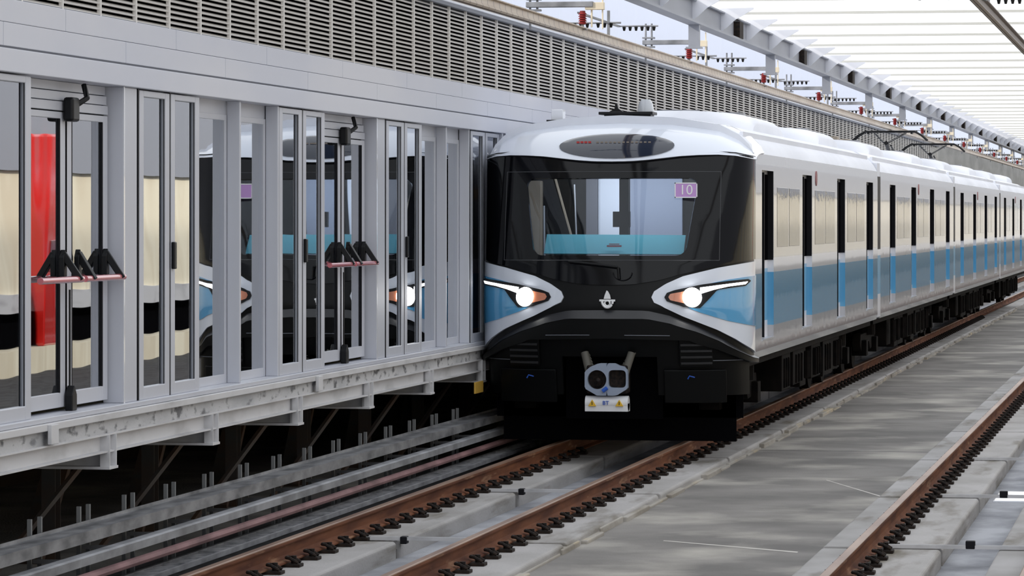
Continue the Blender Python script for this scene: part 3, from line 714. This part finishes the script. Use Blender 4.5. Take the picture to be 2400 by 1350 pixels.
# lower face (satin), between bumper crease and chin
patch(mk, lambda s, t: (g2x(s), zlow(g2x(s)) + (zchin(g2x(s)) - zlow(g2x(s))) * t), 60, 14, 0, .04)
mk.build('lower_face', M['satin_black'], LEAD, smooth=True)
mk = MB(); zc2 = lambda x: zcr(x) - interp(abs(x), [(0, .09), (.8, .08), (1.3, .05), (1.55, .03)])
patch(mk, lambda s, t: (g2x(s), zlow(g2x(s)) + (zc2(g2x(s)) - zlow(g2x(s))) * t), 60, 8, .06, .05)
def lip(s, t):
    x = g2x(s); z = zc2(x) + (zcr(x) - zc2(x)) * t; n = FN(x, z); p = Vector((x, FY(x, z), z)) + n * (.062 * (1 - t) + .004); return tuple(p)
MB().grid(lip, 60, 4).build('bumper_lip', mat('lip_black', (.008, .009, .013), .35, spec=.7), LEAD, smooth=True)
mk.build('bumper', M['satin_black'], LEAD, smooth=True, auto=.5, bevel=.006)
# glossy upper mask with the windscreen opening
ZW0, ZW1 = 2.175, 3.055
hx = lambda z: interp(z, [(2.1, .85), (2.2, .87), (2.3, .885), (3.0, .985), (3.1, .99)])
def hxr(z):
    c = .10; e = 0
    if z < ZW0 + c: e = c - sqrt(max(0, c * c - (ZW0 + c - z) ** 2))
    if z > ZW1 - c: e = c - sqrt(max(0, c * c - (z - ZW1 + c) ** 2))
    return hx(z) - e
mk = MB()
patch(mk, lambda s, t: (g2x(s), zchin(g2x(s)) + (ZW0 - zchin(g2x(s))) * t), 60, 6, .02, .03)
patch(mk, lambda s, t: (g2x(s), ZW1 + (zbrow(g2x(s)) + .04 - ZW1) * t), 60, 6, .02, .03)
for sg in (-1, 1):
    patch(mk, lambda s, t: (lambda z: (sg * (hxr(z) + (HW - hxr(z)) * sin(s * pi / 2)), z))(ZW0 + (ZW1 - ZW0) * (.5 - .5 * cos(pi * t))), 20, 24, .02, .03)
mk.build('black_mask', M['gloss_black'], LEAD, smooth=True)
WS = MB(); patch(WS, lambda s, t: ((s * 2 - 1) * 1.02, ZW0 - .03 + (ZW1 - ZW0 + .06) * t), 24, 12, .002, .012)
ws = WS.build('windscreen', M['windscreen'], LEAD, smooth=True)
# thin pale outline of the windscreen unit
mb = MB(); zz0, zz1, xo = 2.12, 3.13, 1.23
for fn in (lambda t: (-xo + 2 * xo * t, zz0), lambda t: (-xo + 2 * xo * t, zz1), lambda t: (-xo, zz0 + (zz1 - zz0) * t), lambda t: (xo, zz0 + (zz1 - zz0) * t)):
    pts = []
    for i in range(21):
        x, z = fn(i / 20); n = FN(x, z); pts.append(Vector((x, FY(x, z), z)) + n * .02)
    mb.tube(pts, .004, 5)
mb.build('windscreen_trim', mat('trim_grey', hexc(70, 72, 76), .4), LEAD)
# cab interior, with panels coloured as reflections in the windscreen
ci = MB().box(-1.35, 1.35, 1.95, 2.0, 1.2, 3.25).box(-1.35, 1.35, .5, 1.95, 1.2, 1.25).build('cab_bulkhead', M['satin_black'], LEAD)
def cabx(u, yl):   # lateral position in the cab, at depth yl, of what the photo shows at column u
    y = TY + yl; X = (u - UC) / FPX; return (-ST + X * CT) / (CT + X * ST) * y - TX
MB().box(cabx(1402, 1.9), cabx(1458, 1.9), 1.86, 1.94, 1.3, 3.09).build('sky_reflection_bright', M['reflect_white'], LEAD, bevel=.03)  # bright column of reflected sky, painted as a panel behind the glass
MB().box(cabx(1478, 1.92), cabx(1600, 1.92), 1.88, 1.94, 1.3, 3.07).build('sky_reflection_grey', M['reflect_grey'], LEAD)  # bluish sky reflection painted as a grey panel
MB().box(cabx(1375, 1.9), cabx(1402, 1.9), 1.86, 1.94, 1.3, 3.09).build('door_jamb', mat('cab_mid', hexc(110, 112, 122), .6), LEAD)  # grey strip edging the painted bright column
MB().box(cabx(1235, 1.9), cabx(1272, 1.9), 1.84, 1.94, 1.3, 3.05).build('bulkhead_pillar', M['cab_beige'], LEAD, bevel=.02)
mb = MB().tube([(cabx(1278, 1.6), 1.6, 1.3), (cabx(1275, 1.6), 1.6, 2.75)], .012, 8); mb.tube([(cabx(1352, 1.5), 1.5, 2.2), (cabx(1346, 1.5), 1.5, 3.0)], .01, 8)
mb.build('grab_pole', M['silver'], LEAD)
mb = MB().bar((cabx(1300, 1.4), 1.4, 3.1), (cabx(1350, 1.4), 1.4, 2.2), .04, .02); mb.build('seat_belt_strap', M['cab_beige'], LEAD)
MB().box(cabx(1452, .9), cabx(1474, .9), .88, .92, 1.9, 3.1).box(cabx(1438, .9), cabx(1478, .9), .84, .9, 2.5, 2.68).build('lamp_post_reflection', M['rubber'], LEAD)  # dark strip and box painted for a lamp post mirrored in the windscreen
def cp(u, v, yl):
    y = TY + yl; X = (u - UC) / FPX; t = y / (CT + X * ST); return ((-ST + X * CT) * t - TX, yl, CH + (HV - v) / FPX * t)
mb = MB(); q = [cp(1282, 549, .55), cp(1607, 551, .55), cp(1602, 596, .36), cp(1275, 594, .36)]
mb.add(q + [(x, y + .02, z - .01) for x, y, z in q], [(0, 1, 2, 3), (7, 6, 5, 4), (0, 4, 5, 1), (1, 5, 6, 2), (2, 6, 7, 3), (3, 7, 4, 0)])
sh = mb.build('sun_shade', M['dash'], LEAD)
mb = MB(); c = cp(1440, 576, .43)
mb.box(c[0] - .085, c[0] + .085, c[1] - .02, c[1] - .015, c[2] - .012, c[2] + .006); mb.box(c[0] - .06, c[0] + .06, c[1] - .02, c[1] - .015, c[2] + .014, c[2] + .024)
mb.build('shade_print', M['mark_red'], sh)
cl = bpy.data.lights.new('cab_fill', 'AREA'); cl.energy = 22; cl.size = 1.6; cl.shape = 'RECTANGLE'; cl.size_y = .2  # added fill that brightens the cab panels; the cab itself is unlit
co = bpy.data.objects.new('cab_fill', cl); COL.objects.link(co); co.location = (TX + .2, TY + .95, 3.22); co.rotation_euler = (.5, 0, 0)
# route card '10'
def text(body, size, m, parent, M4, name, ext=.001):
    cu = bpy.data.curves.new(name, 'FONT'); cu.body = body; cu.size = size; cu.extrude = ext; cu.align_x = 'CENTER'; cu.align_y = 'CENTER'
    o = bpy.data.objects.new(name, cu); COL.objects.link(o); dg = bpy.context.evaluated_depsgraph_get()
    me = bpy.data.meshes.new_from_object(o.evaluated_get(dg)); bpy.data.objects.remove(o); me.materials.append(m)
    o = bpy.data.objects.new(name, me); COL.objects.link(o); o.parent = parent; o.matrix_local = M4; return o
x0, z0 = face_pt(1610, 446); yf = FY(x0 - .13, z0 - .087) - .035
card = MB().box(x0 - .13, x0 + .13, yf, yf + .004, z0 - .087, z0 + .087).build('route_card', M['purple'], LEAD)
mb = MB(); t_ = .012
mb.box(x0 - .13, x0 + .13, yf - .003, yf, z0 + .087 - t_, z0 + .087).box(x0 - .13, x0 + .13, yf - .003, yf, z0 - .087, z0 - .087 + t_)
mb.box(x0 - .13, x0 - .13 + t_, yf - .003, yf, z0 - .087, z0 + .087).box(x0 + .13 - t_, x0 + .13, yf - .003, yf, z0 - .087, z0 + .087)
mb.build('card_border', M['crest'], card)
text('10', .16, M['crest'], card, Matrix.Translation((x0 + .0, yf - .003, z0)) @ Matrix.Rotation(pi / 2, 4, 'X'), 'card_number')
# white swooshes and blue insert
UPW = [(1527, 697), (1531, 685), (1560, 666), (1600, 648), (1680, 628), (1740, 617), (1768, 612)]
LOW = [(1527, 698), (1531, 709), (1560, 722), (1600, 741), (1680, 773), (1720, 794), (1755, 816), (1768, 826)]
UPB = [(1590, 700), (1600, 682), (1640, 670), (1700, 656), (1768, 645)]
LOB = [(1590, 705), (1600, 716), (1640, 732), (1700, 751), (1768, 765)]
UPH = [(1557, 697), (1561, 688), (1580, 681), (1640, 668), (1700, 659), (1746, 654), (1751, 657)]
LOH = [(1557, 698), (1561, 706), (1580, 713), (1600, 719), (1640, 721), (1658, 702), (1677, 680), (1700, 676), (1740, 670), (1751, 659)]
UPL = [(1638, 675), (1700, 666), (1743, 660)]
LOL = [(1638, 690), (1668, 680), (1700, 672), (1740, 666), (1743, 661)]
UPA = [(1566, 697), (1570, 690), (1602, 684)]
LOA = [(1566, 698), (1570, 705), (1602, 712)]
for mir in (False, True):
    o1 = pxpatch(MB(), UPW, LOW, mir, 40, 10, .028, .03).build('white_flash', M['train_white'], LEAD, smooth=True, auto=.5)
    pxpatch(MB(), UPB, LOB, mir, 30, 8, .036, .02).build('blue_insert', M['blue'], LEAD, smooth=True, auto=.5)
    h = pxpatch(MB(), UPH, LOH, mir, 36, 6, .046, .02).build('headlight', M['blackmetal'], LEAD, smooth=True, auto=.5)
    pxpatch(MB(), UPL, LOL, mir, 20, 3, .054, .012).build('light_strip', M['led'], h, smooth=True, auto=.5)
    pxpatch(MB(), UPA, LOA, mir, 10, 4, .054, .012).build('indicator_lens', M['amber'], h, smooth=True, auto=.5)
    x, z = face_pt(1620, 698); x = -x if mir else x; n = FN(x, z); c = Vector((x, FY(x, z), z)) + n * .05
    MB().tube([c, c + n * .02, c + n * .035], [.112, .106, .07], 28).build('headlight_lens', M['lamp'], h, smooth=True, auto=.5)
# brow
def brow(s, t):
    g = s * 2 - 1; g = sin(g * pi / 2) if abs(g) < 1 else g
    xl = HW * g; zl = zbrow(xl); yl = FY(xl, zl) - .075 * (1 - abs(g) ** 8) - .0; xl += .03 * g * abs(g) ** 5
    xr = 1.565 * g; zr = roofz(1.54 * g) + .008; yr = 2.1
    cx, cz, cy = xr, zr - .03 * (1 - abs(g) ** 3), yl + .30 + .1 * abs(g)
    if t < .06:   # rolled lip
        q = t / .06; return (xl, yl + .06 * (1 - q), zl - .0 + .0 * q)
    t = (t - .06) / .94
    a = (1 - t) ** 2; b = 2 * t * (1 - t); d = t * t
    return (a * xl + b * cx + d * xr, a * yl + b * cy + d * yr, a * zl + b * cz + d * zr)
bo = MB().grid(brow, 64, 30).build('roof_brow', M['train_white'], LEAD, smooth=True, auto=1.2)
sm = bo.modifiers.new('thick', 'SOLIDIFY'); sm.thickness = .03; sm.offset = -1
# destination display: oval lens lying on the brow
from mathutils.bvhtree import BVHTree
bv = BVHTree.FromPolygons([v.co for v in bo.data.vertices], [p.vertices for p in bo.data.polygons])
def on_brow(x, z, off):
    h = bv.ray_cast(Vector((x, -2, z)), Vector((0, 1, 0)))
    n = h[1] if h[1].y < 0 else -h[1]
    return h[0] + n * off
def lens(name, rx, rz, m, off, th, parent, xc=.04, zc=3.425):
    mb = MB(); n = 40; rings = 8; v = []; f = []
    for k in range(rings + 1):
        for i in range(n):
            a = 2 * pi * i / n; r_ = k / rings
            p = on_brow(xc + rx * r_ * cos(a), zc + rz * r_ * sin(a), off); v.append(p)
    for k in range(rings):
        for i in range(n): f.append((k * n + i, k * n + (i + 1) % n, (k + 1) * n + (i + 1) % n, (k + 1) * n + i))
    b0 = len(v); v += [Vector(p) + Vector((0, th, 0)) for p in v[rings * n:]]
    for i in range(n): f.append((rings * n + i, rings * n + (i + 1) % n, b0 + (i + 1) % n, b0 + i))
    return mb.add(v, f).build(name, m, parent, smooth=True, auto=.8)
dsp = lens('destination_display', .665, .142, M['display'], .012, .03, LEAD)
# dim LED text row in the display
mb = MB(); xs = -.44
for k in range(4): p = on_brow(-.43 + k * .045, 3.46, .018); mb.box(p.x, p.x + .035, p.y - .003, p.y, p.z - .012, p.z + .012)
mb.build('display_text', mat('display_red', hexc(190, 60, 60), .4), dsp)
mb = MB()
for k in range(13): p = on_brow(-.2 + k * .05, 3.46, .018); mb.box(p.x, p.x + .03, p.y - .003, p.y, p.z - .008, p.z + .008)
mb.build('display_text', mat('display_amber', hexc(140, 130, 120), .4), dsp)
# wiper
mb = MB()
def fp(x, z, off): return Vector((x, FY(x, z), z)) + FN(x, z) * off
mb.tube([fp(*face_pt(1450, 628), .07), fp(*face_pt(1395, 621), .07), fp(*face_pt(1335, 615), .06)], .014, 8)
mb.tube([fp(*face_pt(1450, 628), .06), fp(*face_pt(1452, 655), .05)], .016, 8)
wp = mb.build('wiper', M['blackmetal'], LEAD, smooth=True)
hz = []
for k in range(12):
    a = pi * k / 11; hz.append(fp(*face_pt(1460 + 22 * cos(a), 640 + 18 * sin(a)), .04))
MB().tube(hz, .006, 6).build('wiper_hose', M['rubber'], wp)
# crest
c = fp(*face_pt(1425, 708), .055); cr = MB()
ring = [(.062 * cos(pi + pi * k / 14), .078 * sin(pi + pi * k / 14)) for k in range(15)]
cr.tube([c + Vector((x, 0, z + .01)) for x, z in ring], .014, 8)
cr.bar(c + Vector((-.09, 0, .012)), c + Vector((.09, 0, .012)), .012, .022)
cr.tube([c + Vector((.03 * cos(2 * pi * k / 16), 0, -.02 + .03 * sin(2 * pi * k / 16))) for k in range(17)], .011, 6)
cr.prism([(c.x - .04, c.z + .03), (c.x + .04, c.z + .03), (c.x + .03, c.z + .075), (c.x + .008, c.z + .115), (c.x - .008, c.z + .125), (c.x - .03, c.z + .07)], 'y', c.y - .008, c.y + .006)
cr.build('crest', M['crest'], LEAD)
fp_ = fp
# skirt with louvre boxes, coupler pocket and black plates for the under-train shadow
def pskirt(u0, u1, v0, v1, off, m, name, par=LEAD, nu=12, nv=6, th=.04, bev=.01):
    up = [(u0, v0), (u1, v0)]; lo = [(u0, v1), (u1, v1)]
    return pxpatch(MB(), up, lo, False, nu, nv, off, th).build(name, m, par, smooth=True, auto=.5, bevel=bev)
sk = MB()
for a, b, z0, z1 in ((-1.54, -.55, .58, 1.24), (.55, 1.54, .58, 1.24), (-.55, .55, 1.02, 1.3)):
    patch(sk, lambda s, t: (a + (b - a) * s, z0 + (min(z1, zlow(a + (b - a) * s) + .06) - z0) * t), 16, 6, -.02, .04)
for sg in (-1, 1):
    MB().tube([fp_(sg * .2, 1.285, .07), fp_(sg * .5, 1.283, .07), fp_(sg * .7, 1.28, .07)], .004, 5).build('seam_strip', M['joint'], LEAD)
    MB().tube([fp_(sg * 1.15, .985, .01), fp_(sg * 1.3, .985, .01), fp_(sg * 1.48, .985, .01)], .004, 5).build('seam_strip', M['joint'], LEAD)
sk.build('skirt', M['skirt'], LEAD, smooth=True, auto=.5)
for sg in (-1, 1):
    l = MB(); x0, x1 = sorted((sg * .80, sg * 1.16)); patch(l, lambda s, t: (x0 + (x1 - x0) * s, .92 + .33 * t), 8, 4, .03, .06)
    lb = l.build('vent_box', M['skirt'], LEAD, smooth=True, auto=.5, bevel=.008)
    for k in range(4):
        q = MB(); patch(q, lambda s, t: (x0 + .015 + (x1 - x0 - .03) * s, .955 + .07 * k + .022 * t), 8, 1, .045, .02); q.build('vent_slat', M['clipgrey'], lb)
    q = MB(); x0, x1 = sorted((sg * .62, sg * 1.30)); patch(q, lambda s, t: (x0 + (x1 - x0) * s, .50 + .38 * t), 10, 4, .02, .05)
    q.build('obstacle_deflector', M['skirt'], LEAD, smooth=True, auto=.5, bevel=.01)
    c = fp(sg * .92, .80, .03); MB().tube([c + Vector((-.04, 0, -.02)), c + Vector((-.02, 0, .015)), c + Vector((.04, 0, .0))], .008, 6).build('blue_mark', M['mark_blue'], LEAD)
    st = MB().box(*sorted((sg * .95, sg * 1.2)), .75, .95, .40, .52); st.build('step_box', M['under'], LEAD, bevel=.01)
MB().box(-.56, .56, .55, .62, .3, 1.1).box(-1.36, 1.36, .95, 1.0, .03, .95).box(-1.44, 1.44, .95, 1.0, .3, .95).build('pocket_and_shadow_plate', M['dark'], LEAD)  # dark box behind the coupler; wide black plates stand for shadow under the train
# coupler
cpl = empty('coupler', (0.0, -.12, .775)); cpl.parent = LEAD
oc = [(-.24, -.1), (-.24, .09), (-.17, .15), (-.11, .17), (-.09, .185), (.11, .185), (.15, .16), (.21, .15), (.25, .1), (.25, -.1), (.12, -.18), (-.1, -.18)]
mb = MB(); n = len(oc)
# plate with two openings, built as a ring of frames
def ringface(mb, outer, inner, y0, y1):
    m_ = len(outer); v = [(x, y0, z) for x, z in outer] + [(x, y0, z) for x, z in inner] + [(x, y1, z) for x, z in outer] + [(x, y1, z) for x, z in inner]
    f = []
    for i in range(m_):
        j = (i + 1) % m_
        f += [(i, j, m_ + j, m_ + i), (2 * m_ + i, 3 * m_ + i, 3 * m_ + j, 2 * m_ + j), (i, 2 * m_ + i, 2 * m_ + j, j), (m_ + i, m_ + j, 3 * m_ + j, 3 * m_ + i)]
    mb.add(v, f)
def ray_outline(cx, cz, ang, poly):
    best = None; dx, dz = cos(ang), sin(ang)
    for (a, b), (c_, d) in zip(poly, poly[1:] + poly[:1]):
        ex, ez = c_ - a, d - b; den = dx * ez - dz * ex
        if abs(den) < 1e-9: continue
        t = ((a - cx) * ez - (b - cz) * ex) / den; u_ = ((a - cx) * dz - (b - cz) * dx) / den
        if t > 0 and -1e-6 <= u_ <= 1 + 1e-6 and (best is None or t < best): best = t
    return (cx + dx * best, cz + dz * best)
left = [p for p in oc if p[0] <= 0]; 
Lp = [(.012, -.18), (-.1, -.18), (-.24, -.1), (-.24, .09), (-.17, .15), (-.11, .17), (-.09, .185), (.012, .185)]
Rp = [(.012, .185), (.11, .185), (.15, .16), (.21, .15), (.25, .1), (.25, -.1), (.12, -.18), (.012, -.18)]
K = 36
A = [2 * pi * k / K for k in range(K)]
ringface(mb, [ray_outline(-.1, 0, a, Lp) for a in A], [(-.1 + .108 * cos(a), .108 * sin(a)) for a in A], 0, .09)
def rsq(a, h=.108):
    c_, s_ = cos(a), sin(a); r_ = h / ((abs(c_) ** 5 + abs(s_) ** 5) ** .2); return (.132 + r_ * c_, .01 + r_ * s_)
ringface(mb, [ray_outline(.132, .01, a, Rp) for a in A], [rsq(a, .1) for a in A], 0, .09)
mb.build('coupler_face', M['coupler'], cpl, smooth=True, auto=.5)
MB().box(-.23, .24, .07, .3, -.16, .16).build('coupler_head', M['clip'], cpl, bevel=.02)
MB().tube([(-.1, .06, -.03), (-.08, -.03, .0)], [.06, .02], 14).build('coupler_cone', M['clip'], cpl, smooth=True)
MB().tube([(0, .3, 0), (0, .9, .05)], .09, 16).build('coupler_shank', M['clip'], cpl, smooth=True)
for s in (-1, 1):
    sp = []
    for k in range(49): 
        a = k * pi / 4; d = k / 48; sp.append((s * (.17 + .10 * d) + .035 * cos(a), .1 + .15 * d, .08 + .22 * d + .02 * sin(a)))
    q = MB().tube([(s * .2, .12, .05), (s * .27, .2, .30)], .045, 12); q.tube(sp, .012, 5); q.build('coupler_hose', mat('hose_grey', hexc(92, 90, 84), .6), cpl, smooth=True)
bx = MB().tube([(-.24, .1, -.27), (.25, .1, -.27)], .085, 20).box(-.24, .25, .02, .2, -.36, -.27)
eb = bx.build('coupler_box', M['coupbox'], cpl, smooth=True, auto=.6)
for x in (-.155, .155):
    tr = MB().prism([(x - .045, -.30), (x + .045, -.30), (x, -.225)], 'y', .0, .016).build('warning_sign', M['yellow'], eb)
    MB().box(x - .004, x + .004, -.002, .001, -.285, -.25).build('warning_mark', M['rubber'], tr)
text('BT', .065, M['mark_blue'], eb, Matrix.Translation((0, .008, -.265)) @ Matrix.Rotation(pi / 2, 4, 'X'), 'box_lettering', .004)
MB().tube([(-.03, -.02, -.13), (.02, -.02, -.09)], .022, 10).build('blue_valve', M['mark_blue'], cpl, smooth=True)
# roof kit on the nose
MB().box(-.42, .23, 2.1, 2.5, 3.835, 3.87).box(-.36, .2, 2.15, 2.45, 3.76, 3.84).build('antenna_base', M['blackmetal'], LEAD, bevel=.006)
MB().prism([(-.32, 3.87), (-.14, 3.87), (-.205, 3.91), (-.22, 3.975), (-.24, 3.975), (-.25, 3.91)], 'y', 2.25, 2.33).build('antenna_fin', M['blackmetal'], LEAD)
MB().tube([(.12, 2.3, 3.86), (.12, 2.3, 3.97), (.12, 2.3, 4.02)], [.105, .085, .055], 20).build('beacon_dome', M['dome'], LEAD, smooth=True)
ab = MB().box(-.99, -.85, 2.1, 2.3, 3.77, 3.9).build('roof_antenna_box', M['white'], LEAD, bevel=.006)
MB().box(-1.04, -.80, 2.05, 2.35, 3.68, 3.775).build('antenna_box_base', M['blackmetal'], ab)

# middle cars
def midcar(y0, label):
    c = empty('metro_car', (TX, y0, 0), label, 'train car', 'coupled cars of the metro train')
    return c
C1 = midcar(62.85, 'second metro car coupled behind the leading car')
side_body(C1, 0, 20.0, [2.65, 7.8, 12.95, 18.0]); underframe(C1, .1, 19.95)
ac_unit(C1, 3.0, 6.4); ac_unit(C1, 13.4, 16.8)
gb = MB().box(-1.55, 1.55, -.59, -.005, 2.1, 3.28).build('gangway_bellows', M['rubber'], C1)
MB().box(-1.55, 1.55, -.59, -.005, 1.0, 2.1).build('gangway_skirt', M['door_livery'], C1)
MB().box(-1.54, 1.54, -.59, -.005, 3.28, 3.5).build('gangway_hood', M['roof_white'], C1)
kids(C1)
for k in C1.children if hasattr(C1, 'children') else []: kids(k)
C2 = copy_tree(C1, (TX, 83.45, 0), 'third metro car carrying the raised pantographs')
C3 = copy_tree(C1, (TX, 104.05, 0), 'fourth metro car at the far end of the train')
# boxes on the second car roof
for k, yy in enumerate((7.2, 9.6)):
    q = MB().box(-.2, .2, yy, yy + .35, 3.76, 4.1).build('brake_resistor', M['cab_beige'], C1, bevel=.01)
    mm = MB()
    for j in range(5): mm.box(-.17, .17, yy - .006, yy, 3.82 + .05 * j, 3.84 + .05 * j)
    mm.build('resistor_slat', M['joint'], q)
def panto(parent, yc):
    p = MB()
    p.bar((-.5, yc - .6, 3.95), (.5, yc - .6, 3.95), .06, .06); p.bar((-.5, yc + .6, 3.95), (.5, yc + .6, 3.95), .06, .06)
    for s in (-1, 1):
        p.bar((s * .45, yc - .6, 3.95), (s * .45, yc + .6, 3.95), .06, .06)
        for yy in (-.6, .6): p.tube([(s * .45, yc + yy, 3.76), (s * .45, yc + yy, 3.94)], .045, 10)
    o = p.build('pantograph', M['blackmetal'], parent)
    q = MB(); q.tube([(0, yc + .5, 4.0), (0, yc - .85, 4.25)], .045, 8); q.tube([(.12, yc + .5, 3.98), (.1, yc - .8, 4.2)], .02, 6); q.build('lower_arm', M['blackmetal'], o)
    q = MB()
    for s in (-1, 1): q.tube([(s * .04, yc - .85, 4.25), (s * .35, yc + .35, 4.5)], .02, 6)
    q.build('upper_arm', M['blackmetal'], o)
    q = MB()
    for yy in (.2, .5):
        q.tube([(-.82, yc + yy, 4.33), (-.7, yc + yy, 4.44), (-.55, yc + yy, 4.525), (.55, yc + yy, 4.525), (.7, yc + yy, 4.44), (.82, yc + yy, 4.33)], .022, 8)
    q.box(-.5, -.46, yc + .2, yc + .5, 4.47, 4.5); q.box(.46, .5, yc + .2, yc + .5, 4.47, 4.5); q.build('collector_head', M['blackmetal'], o)
panto(C2, 1.6); panto(C2, 16.2)

print('OBJS', len(COL.objects))
